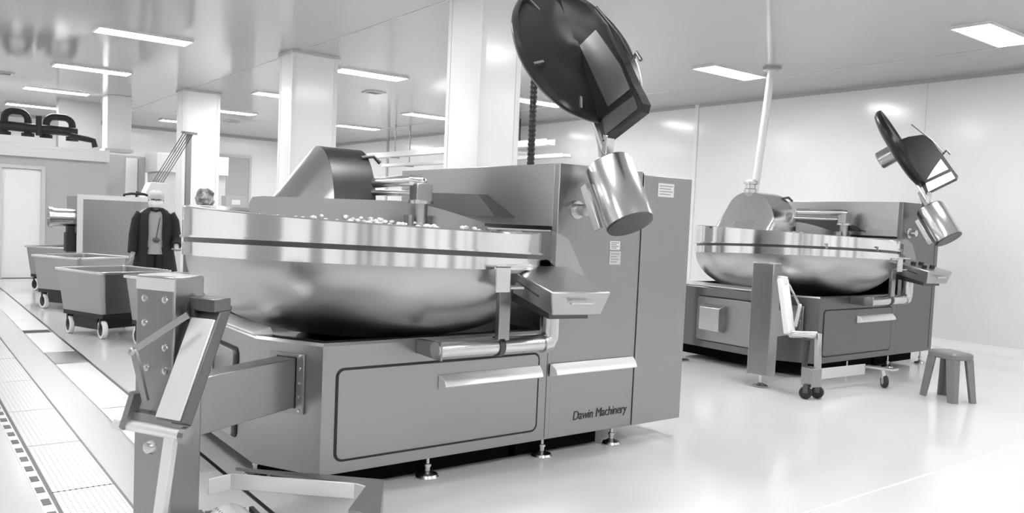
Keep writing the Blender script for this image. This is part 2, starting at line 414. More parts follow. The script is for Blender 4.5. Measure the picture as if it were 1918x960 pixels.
    # food: a low heap of crumbs inside the ring, on a tray disc
    f = B(); f.lathe([(0, 1.34), (.5, 1.335), (.85, 1.32), (.97, 1.30), (.97, 1.25), (0, 1.25)], c, seg=48, tilt=(-.02, .02))
    rnd = random.Random(3)
    for k in range(260):
        a = rnd.uniform(0, 2*PI); q = .94*math.sqrt(rnd.random()); x, y = q*math.cos(a), q*math.sin(a)
        s_ = rnd.uniform(.01, .024)
        m_ = Matrix.Translation((c[0]+x, c[1]+y, 1.36-.02*x+.02*y+rnd.uniform(0, .045)+.03*(1-q))) @ Matrix.Diagonal((s_, s_*.8, s_*.6, 1))
        bmesh.ops.create_icosphere(f.b, subdivisions=1, radius=1, matrix=m_)
    o = obj('food_crumbs', f, FOODM, None, smooth=False); o.location = loc; o['kind'] = 'stuff'
    tag(o, 'pale crumbly food heaped inside the %s' % ('large middle mixer bowl' if big else 'right hand mixer bowl by the stool'), 'food')
    # inner splash wall across the bowl
    A_, B_, C_ = Vector((.0, 1.10)), Vector((.945, .948)), Vector((1.44, .68))
    w_ = B(); pts = []
    for i in range(13):
        t = i/12; p = A_.lerp(B_, t) if i < 13 else 0; pts.append((p, 1.535+.015*t))
    for i in range(1, 10):
        t = i/9; pts.append((B_.lerp(C_, t), 1.55-.125*(t**1.5)))
    zr = 1.34
    pts[0] = (pts[0][0], 1.49); pts.insert(1, (A_.lerp(B_, .02), 1.528))
    w_.grid([[(p.x, p.y, zr) for p, z in pts], [(p.x, p.y, (zr+z)/2) for p, z in pts], [(p.x, p.y, z) for p, z in pts]])
    obj('splash_wall', w_, STEEL, T, solid=.012)
    # rounded knife hood: half cylinder along x with a slanted left side
    k_ = 1.0 if big else 1.25
    y0, ry, zb, hz = 1.44, .29*k_, 1.44, .455*(1.0 if big else .95)
    x1, x2 = .575, .575+.30
    if not big: x1, x2, y0 = .52, .92, 1.30
    A = [PI*k/32 for k in range(33)]
    arc = [(y0-ry*math.cos(t), zb+hz*math.sin(t)**.9) for t in A]
    hd = B(); rows = []
    for j in range(6):
        t = j/5; rows.append([(x1-.80*(z-zb)*(1-t), y, zb+(z-zb)*t) for y, z in arc])
    hd.grid(rows); obj('hood_slope', hd, STEELV if big else RING, T, solid=.006)
    hd = B(); hd.grid([[(x, y, z) for y, z in arc] for x in (x1, x1+.1, x1+.2, x2)])
    hd.face([(x2, y, z) for y, z in arc]); obj('hood_drum', hd, DSTEEL if big else RING, T, solid=.006)
    lat = B(); lat.tube([(x2-.05, y0-ry*.55, zb+hz*.86), (x2+.03, y0-ry*.62, zb+hz*.9), (x2+.07, y0-ry*.7, zb+hz*.8)], .014, 10); obj('hood_latch', lat, DSTEEL, T)
    if not big:
        cp = B(); cp.lathe([(0, 0), (.075, 0), (.075, .04), (.06, .05), (.06, .09), (.085, .10), (.085, .13), (.04, .15), (0, .15)], (x1+.02, y0, zb+hz-.012), seg=24); obj('hood_cap', cp, CHROME, T)
    # mixing arm over the bowl
    px, py = (1.0, .78) if big else (1.32, .58)
    a_ = B(); a_.tube([(x2-.02, py+.35, 1.665), (px-.06, py+.03, 1.68), (px, py, 1.675)], .036, 16); a_.tube([(x2-.02, py+.40, 1.60), (px-.03, py+.06, 1.60)], .02, 12)
    a_.ball((px, py, 1.675), .038)
    arm = obj('mixing_arm', a_, CHROME, T)
    p_ = B(); p_.box(px-.058, px+.058, py-.05, py+.05, 1.555, 1.665); obj('arm_head', p_, STEELV, arm, bevel=.006)
    p_ = B(); p_.cyl((px, py, 1.535), (px, py, 1.555), .082, 24); obj('arm_collar', p_, CHROME, arm)
    p_ = B(); p_.cyl((px, py, 1.33), (px, py, 1.535), .045, 24)
    for s in (-1, 1): p_.box(px+s*.09-.012, px+s*.09+.012, py-.03, py+.03, 1.35, 1.46)
    obj('arm_post', p_, STEELV, arm)
    # sloping flap on the housing side and deck plate beside the ring
    f_ = B(); f_.hexa([(1.494, .42, 1.475), (1.494, 1.5, 1.475), (1.494, 1.48, 1.635), (1.494, .74, 1.62)], [(1.36, .46, 1.475), (1.36, 1.46, 1.475), (1.44, 1.46, 1.63), (1.44, .76, 1.615)]); obj('side_flap', f_, RUBBER, T)
    f_ = B(); f_.zprism([(1.05, .10), (1.47, .03), (1.49, .42), (1.33, .55)], 1.398, 1.405); obj('deck_plate', f_, CHROME, T)
    # clear splash guard between bowl and housing front
    g = B(); g.prism([(.93, 1.225), (1.20, 1.225), (1.31, 1.24), (1.62, 1.02), (1.66, 1.06), (1.46, 1.36), (1.34, 1.405), (.98, 1.40), (.94, 1.37)], (0, -.14, 0), (1, 0, 0), (0, 0, 1), (0, 1, 0), -.004, .004)
    obj('splash_guard', g, CLEAR, T)
    # swing tube with upright, bracket and control box
    ty, tz = -.2, .765
    t_ = B(); t_.tube([(.53, ty, tz), (1.24, ty, tz)], .047, 24); tb = obj('swing_tube', t_, CHROME, T)
    t_ = B(); t_.prism([(0, .80), (0, .72), (ty-.05, .715), (ty-.05, .815)], (0, 0, 0), (0, 1, 0), (0, 0, 1), (1, 0, 0), .535, .547); obj('tube_bracket', t_, STEEL, tb, bevel=.004)
    t_ = B(); t_.lathe([(.05, -.02), (.056, -.016), (.056, .016), (.05, .02)], (.935, ty, tz), (1, 0, 0), 24, closed=True); obj('tube_clamp', t_, DSTEEL, tb)
    t_ = B(); t_.tube([(1.24, ty, tz), (1.28, ty, tz+.004), (1.30, ty, tz+.04), (1.30, ty, 1.01)], .058, 24); obj('tube_elbow', t_, CHROME, tb)
    t_ = B(); t_.box(.91, .985, ty-.035, ty+.0, .80, 1.10); obj('bracket_post', t_, STEEL, tb, bevel=.003)
    t_ = B(); t_.box(.80, .89, -.345, -.335, 1.075, 1.21); t_.box(.80, 1.04, -.345, -.20, 1.205, 1.215); t_.box(.90, .99, -.34, -.20, 1.09, 1.10); obj('rim_bracket', t_, LGREY, tb)
    F = Vector((.995, -.56, 0)); a = Vector((.982, -.191, 0)); bb = Vector((.191, .982, 0))
    lo = [F+a*.03+bb*.03+Vector((0, 0, .967)), F+a*.326+bb*.03+Vector((0, 0, .967)), F+a*.40+bb*.50+Vector((0, 0, 1.07)), F-a*.035+bb*.50+Vector((0, 0, 1.07))]
    hi = [F+Vector((0, 0, 1.093)), F+a*.366+Vector((0, 0, 1.093)), F+a*.40+bb*.53+Vector((0, 0, 1.197)), F-a*.035+bb*.53+Vector((0, 0, 1.197))]
    k = B(); k.hexa(lo, hi); cb = obj('control_box', k, STEELV, T, bevel=.008)
    k = B()
    lo2 = [F+a*.03+bb*.07+Vector((0, 0, .945)), F+a*.27+bb*.07+Vector((0, 0, .945)), F+a*.27+bb*.46+Vector((0, 0, 1.0)), F+a*.0+bb*.46+Vector((0, 0, 1.0))]
    k.hexa(lo2, [p+Vector((0, 0, .035+.01*i)) for i, p in enumerate(lo2)]); obj('box_underside', k, DSTEEL, cb)
    k = B()
    for s0, s1 in ((.115, .24),): k.tube([F+a*s0+Vector((0, -.001, 1.035)), F+a*s0-bb*.022+Vector((0, 0, 1.035)), F+a*s1-bb*.022+Vector((0, 0, 1.035)), F+a*s1+Vector((0, -.001, 1.035))], .006, 8)
    obj('box_latch', k, CHROME, cb)
    k = B(); k.tube([F+bb*.13-a*.004+Vector((0, 0, 1.06)), F+bb*.50-a*.028+Vector((0, 0, 1.16))], .006, 8); k.ball(F+bb*.5-a*.03+Vector((0, 0, 1.163)), .018); obj('box_hinge', k, DSTEEL, cb)
    if not big:
        for i in range(5):
            k = B(); q = F+a*(.10+.12*(i % 2))+bb*(.13+.13*(i//2)); q.z = 1.093+.104*((.13+.13*(i//2))/.53)
            k.cyl(q, q+Vector((0, -.006, .032)), .026, 14); obj('push_button', k, RUBBER, cb)
        k = B(); k.box(1.05, 1.25, -.16, -.02, 1.23, 1.36); obj('terminal_box', k, DSTEEL, T, bevel=.006)
    # discharge arm: pivot, gear motor, scraper disc with its hood
    rot = Matrix.Rotation(math.radians(0 if big else -5), 4, 'X'); piv = Vector((1.66, -.12, 1.535-(0 if big else .06))); base = Vector((1.66, -.12, 1.535))
    def W(p): return piv+(rot @ (Vector(p)-base))
    def dirn(v): return (rot.to_3x3() @ Vector(v)).normalized()
    U = dirn((0, .48, .877)); Nn = dirn((0, -.877, .48)); X = Vector((1, 0, 0))
    twist = Matrix.Rotation(0 if big else math.radians(-17), 3, U); twist = twist if big or (twist @ Nn).x > 0 else twist.inverted()
    da = bpy.data.objects.new('discharge_arm', None); COL.objects.link(da); da.parent = T
    px_ = 1.70
    q = B(); q.cyl((px_-.06, .0, piv.z), (px_-.06, -.09, piv.z), .036, 24); q.lathe([(0, 0), (.055, 0), (.055, .016), (0, .016)], (px_-.06, 0, piv.z), (0, -1, 0), 24); obj('pivot_stub', q, CHROME, da)
    ct, cbm = W((px_, -.195, 1.83)), W((px_, -.41, 1.455)); ax = (cbm-ct).normalized(); ln = (cbm-ct).length
    q = B(); q.bar(W((px_-.12, -.13, 1.68)), W((px_-.12, -.27, 1.42)), .05, .03, dirn((0, .877, -.48))); obj('motor_plate', q, CHROME, da, bevel=.003)
    q = B(); q.lathe([(0, -.002), (.07, 0), (.126, .012), (.142, .03), (.142, ln-.012), (0, ln-.012)], ct, ax, 40); gm = obj('gear_motor', q, CHROME, da, ang=50); q = B(); q.lathe([(.141, ln-.012), (.136, ln), (0, ln)], ct, ax, 40); obj('motor_end_cap', q, DSTEEL, gm)
    q = B(); q.lathe([(.05, 0), (.042, .06), (.026, .13), (.02, .2)], ct+ax*.01, -ax, 20); obj('motor_neck', q, STEEL, da)
    b0 = W((px_-.03, -.16, 2.063)); b0.x = 1.67; Nn = twist @ Nn; Xf = X; X = twist @ X
    q = B(); q.bar(b0+U*.30-Nn*.05+X*.0, ct-U*.0+Nn*.02, .07, .025, X); q.bar(ct+U*.02, b0-U*.10+Nn*.02, .06, .04, X); obj('arm_strut', q, CHROME, da, bevel=.003)
    R = .49; cc = b0+U*R
    q = B(); q.lathe([(0, -.09), (R*.7, -.085), (R*.93, -.06), (R, -.02), (R+.004, .0), (R, .03), (R-.015, .032), (R-.04, -.004), (R*.72, .012), (R*.5, .016), (R*.2, .022), (R*.14, .04), (0, .042)], cc, Nn, 96); ds = obj('scraper_disc', q, BLACKM, da, ang=40)
    q = B(); q.lathe([(0, -.08), (.10, -.08), (.10, -.25), (.085, -.265), (0, -.265)], cc+U*.0, Nn, 28); obj('disc_motor', q, STEELV if not big else DSTEEL, ds)
    for t0 in (200, 250, 130):
        q = B(); th = math.radians(t0); v = X*math.cos(th)+U*math.sin(th); q.bar(cc+v*.36+Nn*.012, cc+v*.45+Nn*.012, .012, .014, Nn)
        obj('disc_rib', q, CHROME, ds)
    # hood side profile in (Nn, U) from the disc's lower rim
    prof_h = [(-.02, -.12), (.307, -.13), (.335, -.10), (.33, -.04), (.318, .04), (.305, .21), (.28, .37), (.252, .52), (.188, .72), (.10, .86), (.02, .93)] if big else [(-.02, -.10), (.30, -.11), (.325, -.08), (.32, 0), (.31, .2), (.29, .42), (.25, .5), (.12, .56), (.02, .58)]
    hx = -.02
    q = B(); q.prism([p for p in prof_h], b0+X*hx, Nn, U, X, 0, .006); hs = obj('disc_hood', q, BLACKM, da)
    rim_ = B(); P = [b0+X*(hx+.03)+Nn*p[0]+U*p[1] for p in prof_h]
    for i in range(len(P)-1):
        d_ = (P[i+1]-P[i]).normalized(); rim_.bar(P[i]-d_*.004, P[i+1]+d_*.004, .066, .012, X)
    obj('hood_rim', rim_, BLACKM, hs)
    q = B(); q.prism([(.03, .0), (.30, .0-.02), (.30, -.105), (.01, -.10)], b0+X*(hx-.004), Nn, U, X, 0, .004); obj('hood_lower_panel', q, SMOKE if big else STEELV, hs)
    if big: pg = [(.10, .04), (.295, .03), (.285, .20), (.20, .515), (.05, .515)]
    else: pg = [(.06, .03), (.29, .02), (.28, .16), (.17, .10)]
    q = B(); q.prism(pg, b0+X*(hx-.005), Nn, U, X, 0, .004); obj('hood_window', q, STEELV, hs)
    q = B(); q.tube([b0+X*.05+Nn*.315+U*.22, b0+X*.05+Nn*.37+U*.24, b0+X*.05+Nn*.38+U*.18], .012, 8); q.tube([b0+X*.05+Nn*.21+U*.70, b0+X*.05+Nn*.30+U*.42, b0+X*.05+Nn*.33+U*.23], .006, 6); obj('hood_catch', q, DSTEEL, hs)
    return T

m1 = mixer('bowl_mixer', 'large stainless bowl mixer filling the middle, with raised dark scraper disc', (1.73, 3.76, 0), True)
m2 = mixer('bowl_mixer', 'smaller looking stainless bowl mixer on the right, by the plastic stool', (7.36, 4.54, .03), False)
for o in m2.children:
    if o.name.startswith('levelling_foot'): o.location.z -= .03
# maker's lettering on the front panel
cu = bpy.data.curves.new('lettering', 'FONT'); cu.body = 'Dawin Machinery'; cu.size = .082; cu.shear = .15; cu.extrude = .001; cu.space_character = .96; cu.space_word = 1.15
to = bpy.data.objects.new('tmp', cu); COL.objects.link(to); bpy.context.view_layer.update()
me = bpy.data.meshes.new_from_object(to.evaluated_get(bpy.context.evaluated_depsgraph_get()))
bpy.data.objects.remove(to); me.materials.clear(); me.materials.append(INK)
xs = [v.co.x for v in me.vertices]; sc = .475/(max(xs)-min(xs))
me.transform(Matrix.Translation((1.69, -.002, .222)) @ Matrix.Rotation(PI/2, 4, 'X') @ Matrix.Diagonal((sc, 1.0, 1, 1)))
lo_ = bpy.data.objects.new('lettering', me); COL.objects.link(lo_); lo_.parent = m1; lo_['label'] = 'dark handwritten style maker lettering'

# ------------------------------------------------------------------ bin lifters
def lifter(label, base, az, blen, near):
    T = thing('bin_lifter', label, 'bin lifter', (base[0], base[1], 0))
    e1 = Vector((math.cos(math.radians(az)), math.sin(math.radians(az)), 0)); e2 = Vector((-e1.y, e1.x, 0))
    def L(a, b, z): return e1*a+e2*b+Vector((0, 0, z))
    def lb(bm, a0, a1, b0, b1, z0, z1):
        q = [(a0, b0), (a1, b0), (a1, b1), (a0, b1)]; bm.hexa([L(*p, z0) for p in q], [L(*p, z1) for p in q]); return bm
    wd = .105
    cbx = B(); lb(cbx, -.082, .082, -wd, wd, .12, 1.165)
    co = obj('column_housing', cbx, STEEL, T, bevel=.008)
    if near:
        for i, (b_, z) in enumerate([(-.055, 1.068), (.057, 1.069), (-.053, .967), (.062, .872), (-.036, .78), (.065, .778)]):
            s = B(); s.lathe([(.016, 0), (.014, .006), (0, .009)], L(.082, b_, z), e1, 12); obj('cover_screw', s, CHROME, co)
        cap = B(); lb(cap, .080, .085, -wd+.002, wd-.002, 1.105, 1.155); obj('top_band', cap, LGREY, co)
    f = B(); f.lathe([(0, .0066), (.07, .0066), (.072, .012), (.03, .03), (.016, .04), (.016, .125), (0, .125)], L(0, 0, 0), seg=20); obj('levelling_foot', f, CHROME, T)
    bm_ = B(); lb(bm_, -blen, -.082, -.058, .058, .463, .715); obj('support_beam', bm_, STEEL, T, bevel=.004)
    fl = B(); frame(fl, [(-.108, .43), (.108, .43), (.108, .735), (-.108, .735)], [(-.062, .46), (.062, .46), (.062, .718), (-.062, .718)], L(-blen, 0, 0), e2, (0, 0, 1), e1, 0, .014); fo = obj('beam_flange', fl, STEEL, T, bevel=.002)
    for z in (.45, .52, .59, .66, .725):
        s = B(); s.lathe([(.009, 0), (.008, .006), (0, .008)], L(-blen+.014, .085, z), e1, 8); obj('flange_bolt', s, CHROME, fo)
    if near:
        hub = B(); hub.lathe([(.055, 0), (.055, .03), (.042, .032), (.042, .06), (0, .06)], L(-.01, wd, 1.03), e2, 28); obj('arm_hub', hub, DSTEEL, T)
        up_ = B(); up_.bar(L(-.05, .20, 1.06), L(.165, .20, .60), .135, .06, e2); lb(up_, -.06, .03, .13, .272, 1.03, 1.085); ua = obj('lift_arm', up_, STEEL2, T, bevel=.006)
        d_ = (L(.165, .20, .60)-L(-.05, .20, 1.06)).normalized(); n_ = d_.cross(e2); n_ = n_ if n_.dot(e1) > 0 else -n_
        k = B(); k.bar(L(-.015, .198, .985)+n_*.034, L(.162, .198, .607)+n_*.034, .125, .01, e2); obj('arm_face', k, BRIGHT, ua, bevel=.003)  # added bright plate paints the lit face, the arm body stays darker
        k = B(); k.tube([L(.175, -.055, .562), L(.175, .27, .562)], .023, 20); k.lathe([(0, 0), (.026, 0), (.026, .04), (0, .04)], L(.175, -.055, .562), -e2, 20); sh = obj('cross_shaft', k, BRIGHT, T)
        k = B()
        k.lathe([(.036, 0), (.036, .028), (.02, .032), (0, .032)], L(.175, .265, .562), e2, 12); obj('shaft_knob', k, STEEL, sh, ang=20)
        k = B(); k.bar(L(.085, .185, 1.02), L(.172, -.015, .865), .026, .012, (0, 0, 1)); k.ball(L(.172, -.015, .862), .02); obj('link_bar', k, STEELV, T)
        k = B(); k.bar(L(.172, -.012, .865), L(.172, .058, .67), .03, .012, e2); obj('link_bar', k, STEELV, T)
        k = B(); k.bar(L(.172, .01, .70), L(.178, -.04, .55), .026, .05, e2); k.bar(L(.15, -.02, .60), L(.15, .2, .60), .05, .04, e1); k.prism([(-.03, .575), (.2, .575), (.2, .66), (.12, .66)], L(.12, 0, 0), e2, (0, 0, 1), e1, 0, .03); obj('link_bracket', k, STEEL, T)
        k = B(); k.bar(L(.175, .205, .575), L(.175, .125, .06), .05, .03, e2); obj('drop_bar', k, BRIGHT, T, bevel=.003)
        k = B(); k.lathe([(.028, 0), (.03, .01), (.022, .03), (0, .034)], L(.19, .12, .50), e1, 10); obj('clamp_knob', k, CHROME, T)
        # fork frame on the floor, opening towards the camera
        S_, E_, Tp = Vector((.299, .083, 0)), Vector((.724, -.312, 0)), Vector((.56, -.78, 0)); Z = Vector((0, 0, 1))
        q = B(); q.bar(S_+Z*.215, E_+Z*.215, .07, .012, Z); q.bar(S_+Z*.215, S_+Vector((-.11, -.03, .215)), .07, .012, Z); q.bar(E_+Z*.215, E_+Vector((.02, -.06, .215)), .07, .012, Z); fr = obj('fork_frame', q, BRIGHT, T, bevel=.002)
        q = B(); o1 = Vector((.86, -.33, 0)); P_ = [S_+Vector((.05, .08, 0)), o1, Vector((.63, -.72, 0)), Vector((.55, -.60, 0)), E_+Vector((.03, -.05, 0)), E_]
        q.zprism([(p.x, p.y) for p in P_], .235, .25); q.zprism([(o1.x, o1.y), (o1.x-.012, o1.y+.004), (.62, -.70), (.63, -.72)], .12, .235); obj('fork_plate', q, STEEL, fr)
        q = B(); rows = []
        c0, c1, dn = Vector((.18, .06, .15)), Vector((.35, .02, .15)), Vector((-.05, -1, 0))
        for i in range(10):
            t = i/9; rows.append([c0.lerp(c1, j/8)+dn*(.42*t)+Vector((0, 0, -.05*(2*j/8-1)**2-.10*max(0, .12-t)**1.0*4)) for j in range(9)])
        q.grid(rows); obj('perforated_tread', q, PERF, fr, solid=.004)
        q = B(); q.bar(c1+Vector((.02, -.015, -.055)), c1+dn*.42+Vector((.02, -.015, -.055)), .03, .02, (0, 0, 1)); q.bar(c0-Vector((.02, -.015, .055)), c0+dn*.42-Vector((.02, -.015, .055)), .03, .02, (0, 0, 1)); q.bar(c0+Vector((0, 0, -.07)), c1+Vector((0, 0, -.07)), .04, .03, (0, 0, 1)); obj('tread_edge', q, DSTEEL, fr)
    else:
        o = Vector(base)
        def G(x, y, z): return Vector((x, y, z))-Vector((base[0], base[1], 0))
        k = B(); k.bar(G(6.50, 4.40, 1.03), G(6.42, 4.24, .55), .11, .05, (1, 0, 0)); k.bar(G(6.55, 4.46, 1.02), G(6.47, 4.36, 1.02), .07, .06, (0, 0, 1)); obj('lift_arm', k, WHITEM, T, bevel=.006)
        k = B(); k.bar(G(6.60, 4.40, .98), G(6.55, 4.24, .80), .02, .012, (1, 0, 0)); k.bar(G(6.55, 4.24, .80), G(6.47, 4.22, .62), .035, .012, (1, 0, 0)); k.ball(G(6.55, 4.24, .80), .02); obj('link_bar', k, CHROME, T)
        k = B(); k.cyl(G(6.40, 4.22, .555), G(6.64, 4.12, .55), .032, 16); obj('cross_shaft', k, CHROME, T)
        k = B(); k.bar(G(6.645, 4.10, .565), G(6.61, 4.06, .20), .06, .04, (1, 0, 0)); obj('drop_bar', k, CHROME, T, bevel=.003)
        k = B(); k.bar(G(6.58, 4.16, .50), G(6.55, 4.16, .2), .05, .03, (1, 0, 0)); obj('drop_strut', k, DSTEEL, T)
        k = B(); k.hexa([G(6.43, 4.0, .11), G(6.55, 3.98, .11), G(6.60, 4.12, .11), G(6.48, 4.14, .11)], [G(6.43, 4.0, .27), G(6.55, 3.98, .27), G(6.60, 4.12, .27), G(6.48, 4.14, .27)]); obj('caster_block', k, STEEL, T, bevel=.004)
        for i, (x, y) in enumerate(((6.56, 4.02), (6.44, 4.06))):
            k = B(); k.lathe([(0, -.025), (.05, -.025), (.055, -.015), (.055, .015), (.05, .025), (0, .025)], G(x, y, .056), (.9, .4, 0), 20); w_ = obj('fork_wheel', k, RUBBER, T)
            k = B(); k.bar(G(x, y, .056), G(x, y, .13), .04, .07, (.4, -.9, 0)); obj('wheel_fork', k, DSTEEL, w_)
        S_, E_, Tp = G(6.62, 4.22, 0), G(7.62, 4.18, 0), G(7.66, 3.95, 0)
        k = B(); k.bar(S_+Vector((0, 0, .16)), E_+Vector((0, 0, .155)), .1, .014, (0, 0, 1)); fr = obj('fork_frame', k, LGREY, T, bevel=.002)
        k = B(); k.zprism([(E_.x-.02, E_.y-.01), (E_.x+.06, E_.y+.01), (Tp.x+.13, Tp.y-.02), (Tp.x+.02, Tp.y-.02)], .17, .19); obj('fork_plate', k, CHROME, fr)
        k = B(); pc = G(7.67, 4.0, .062); k.lathe([(.03, -.02), (.055, -.02), (.062, -.012), (.062, .012), (.055, .02), (.03, .02)], pc, (.7, -.6, 0), 22, closed=True); wz = obj('fork_wheel', k, RUBBER, fr)
        k = B(); k.lathe([(0, -.022), (.032, -.022), (.032, .022), (0, .022)], pc, (.7, -.6, 0), 16); k.bar(pc, pc+Vector((-.02, .02, .11)), .03, .05, (.7, -.6, 0)); obj('wheel_fork', k, CHROME, wz)
    return T
lifter('tall steel bin lifter column in the left foreground, folded arms and floor fork', (.9475, 3.568), 209, .777, True)
lifter('slim steel bin lifter before the right hand mixer, pale folded arm', (6.54, 4.60), 190, .64, False)

# ------------------------------------------------------------------ plastic stool
def stool(x, y, rz):
    T = thing('plastic_stool', 'grey plastic stool standing on the floor at far right', 'stool', (x, y, 0), rz)
    hx, hy = .18, .125; T.scale = (.87, .87, .94)
    s = B(); Q = lambda d, r: rrect(-hx-d, hx+d, -hy-d, hy+d, r)
    L_ = [[s.b.verts.new((*p, z)) for p in P] for P, z in ((Q(-.005, .04), .40), (Q(.012, .05), .412), (Q(.012, .05), .45), (Q(-.01, .045), .468), (rrect(-.06, .06, -.04, .04, .03), .462))]
    for a, c in zip(L_, L_[1:]):
        for k in range(len(a)):
            j = (k+1) % len(a); s.b.faces.new((a[k], a[j], c[j], c[k]))
    s.b.faces.new(L_[0][::-1]); s.b.faces.new(L_[-1]); obj('seat', s, STOOLM, T)
    for sx in (-1, 1):
        for sy in (-1, 1):
            l = B(); X, Y = sx*hx, sy*hy
            top = [(X, Y), (X, Y-sy*.085), (X-sx*.02, Y-sy*.085), (X-sx*.02, Y-sy*.02), (X-sx*.11, Y-sy*.02), (X-sx*.11, Y)]
            dx, dy = sx*.055, sy*.02
            bot = [(X+dx, Y+dy), (X+dx, Y+dy-sy*.065), (X+dx-sx*.02, Y+dy-sy*.065), (X+dx-sx*.02, Y+dy-sy*.02), (X+dx-sx*.085, Y+dy-sy*.02), (X+dx-sx*.085, Y+dy)]
            l.hexa([(*p, 0.0) for p in bot], [(*p, .41) for p in top]); obj('leg', l, STOOLM, T, bevel=.003)
    return T
stool(7.72, 3.43, math.radians(67))

# ------------------------------------------------------------------ leaning white pipe behind the right mixer
T = thing('leaning_pipe', 'leaning white pipe rising to the ceiling behind the right mixer', 'pipe', (9.22, 6.94, 0))
q = B(); q.cyl((0, 0, .0), (.155, -.235, 3.60), .05, 20); obj('pipe_shaft', q, WHITEM, T)
q = B(); q.lathe([(0, 0), (.12, 0), (.12, .03), (0, .03)], (.155, -.235, 3.598), seg=24); obj('ceiling_flange', q, GREYBOX, T)
q = B(); q.lathe([(0, 0), (.11, 0), (.11, .02), (0, .02)], (0, 0, 0), seg=24); obj('floor_flange', q, GREYBOX, T)

# control post between the machines, behind the right mixer
T = thing('control_post', 'small steel post with a black knob behind left end of the right mixer', 'control post', (6.92, 6.0, 0))
obj('post', B().box(-.03, .03, -.03, .03, 0, 1.2), STEEL, T)
obj('panel_box', B().box(-.09, .09, -.05, .05, 1.2, 1.58), STEEL, T, bevel=.006)
q = B(); q.cyl((-.02, -.05, 1.5), (-.02, -.075, 1.5), .035, 16); obj('knob', q, RUBBER, T)
obj('base_plate', B().box(-.12, .12, -.12, .12, 0, .015), STEEL, T)

# ------------------------------------------------------------------ black ribbed cable hose from the ceiling into the large mixer
q = B(); pth = []; rr = []
for k in range(150):
    z = 1.812+(HC-1.812)*k/149; pth.append((3.985, 5.0, z)); rr.append(.030 if k % 3 else .024)
q.tube(pth, rr, 14)
tag(obj('ribbed_hose', q, HOSE, ang=80), 'black ribbed cable hose hanging from ceiling beside the wide column', 'hose')

# cable trays and duct along the right wall
def rail(y0, y1, x, z, h, label, m_):
    T = thing('cable_tray', label, 'cable tray', (x, 0, 0), 0, 'cable trays along the right wall')
    q = B(); q.box(-.1, .1, y0, y1, z, z+.015); obj('tray_floor', q, GREYBOX, T)
    for s in (-1, 1):
        q = B(); q.box(s*.1-.006, s*.1+.006, y0, y1, z, z+h); obj('tray_side', q, m_, T)
    for y in (y1-1.2,):
        q = B(); q.box(-.012, .012, y-.012, y+.012, z+.015, HC); q.box(-.12, .12, y-.02, y+.02, z-.03, z); obj('hanger_rod', q, GREYBOX, T)
rail(11.6, 18.6, 9.7, 2.86, .12, 'upper pale cable tray behind the wide column and dark disc', WHITEM)
rail(11.6, 18.6, 10.1, 2.68, .07, 'lower pale cable tray under the other tray by the right wall', WHITEM)
T = thing('air_duct', 'pale box shaped duct under the ceiling behind the black hose', 'duct', (10.45, 15.0, HC))
obj('duct_body', B().box(-.5, .5, -.4, .4, -.75, 0), WHITEM, T, bevel=.01)
obj('duct_grille', B().box(-.515, -.5, -.3, .3, -.65, -.12), GREYBOX, T)
T = thing('hanging_lamp', 'small white hanging unit under a rod near the right wall', 'lamp', (10.75, 13.9, HC))
q = B(); q.cyl((0, 0, -.55), (0, 0, 0), .012, 8); obj('drop_rod', q, RUBBER, T)
q = B(); q.lathe([(0, -.56), (.05, -.56), (.3, -.72), (.3, -.75), (0, -.75)], seg=28); obj('lamp_shade', q, WPLAS, T)

# ------------------------------------------------------------------ far left: enclosure, curtain door, black pipes
T = thing('steel_enclosure', 'large grey steel enclosure at far left with white curtain doorway', 'enclosure', (0, 17.5, 0))
q = B(); q.box(-2.8, 1.66, 0, 2.2, 0, 2.25); q.box(2.30, 3.42, 0, 2.2, 0, 2.25); q.box(1.66, 2.30, 0, 2.2, 2.03, 2.25); q.box(1.66, 2.3, .3, 2.2, 0, 2.03); obj('enclosure_body', q, GREYBOX, T)
q = B(); q.box(1.66, 2.30, .02, .06, .01, 2.02); obj('strip_curtain', q, STRIPC, T)
q = B(); frame(q, [(1.60, 0), (2.36, 0), (2.36, 2.09), (1.60, 2.09)], [(1.665, 0), (2.295, 0), (2.295, 2.025), (1.665, 2.025)], (0, 0, 0), (1, 0, 0), (0, 0, 1), (0, -1, 0), 0, .03); obj('door_frame', q, LGREY, T)
q = B(); q.box(-2.8, 3.44, -.08, 1.5, 2.25, 2.47); obj('wrapped_ledge', q, FILM, T)
q = B(); q.box(-2.8, 2.52, -.02, 1.4, 2.47, 2.62); obj('white_fascia', q, WPLAS, T)
T = thing('partition', 'grey upright partition above the enclosure, under the ceiling', 'partition', (0, 19.75, 0))
obj('panel_body', B().box(2.9, 3.72, 0, .3, 0, HC), GREYBOX, T)
T = thing('pale_duct', 'white square duct hanging from the ceiling beside the grey panel', 'duct', (0, 18.0, 0))
obj('duct_body', B().box(3.5, 3.95, 0, .45, 2.55, HC), WHITEM, T, bevel=.01)
q = B(); q.box(3.46, 3.99, -.03, .48, 2.5, 2.56); obj('duct_flange', q, LGREY, T)
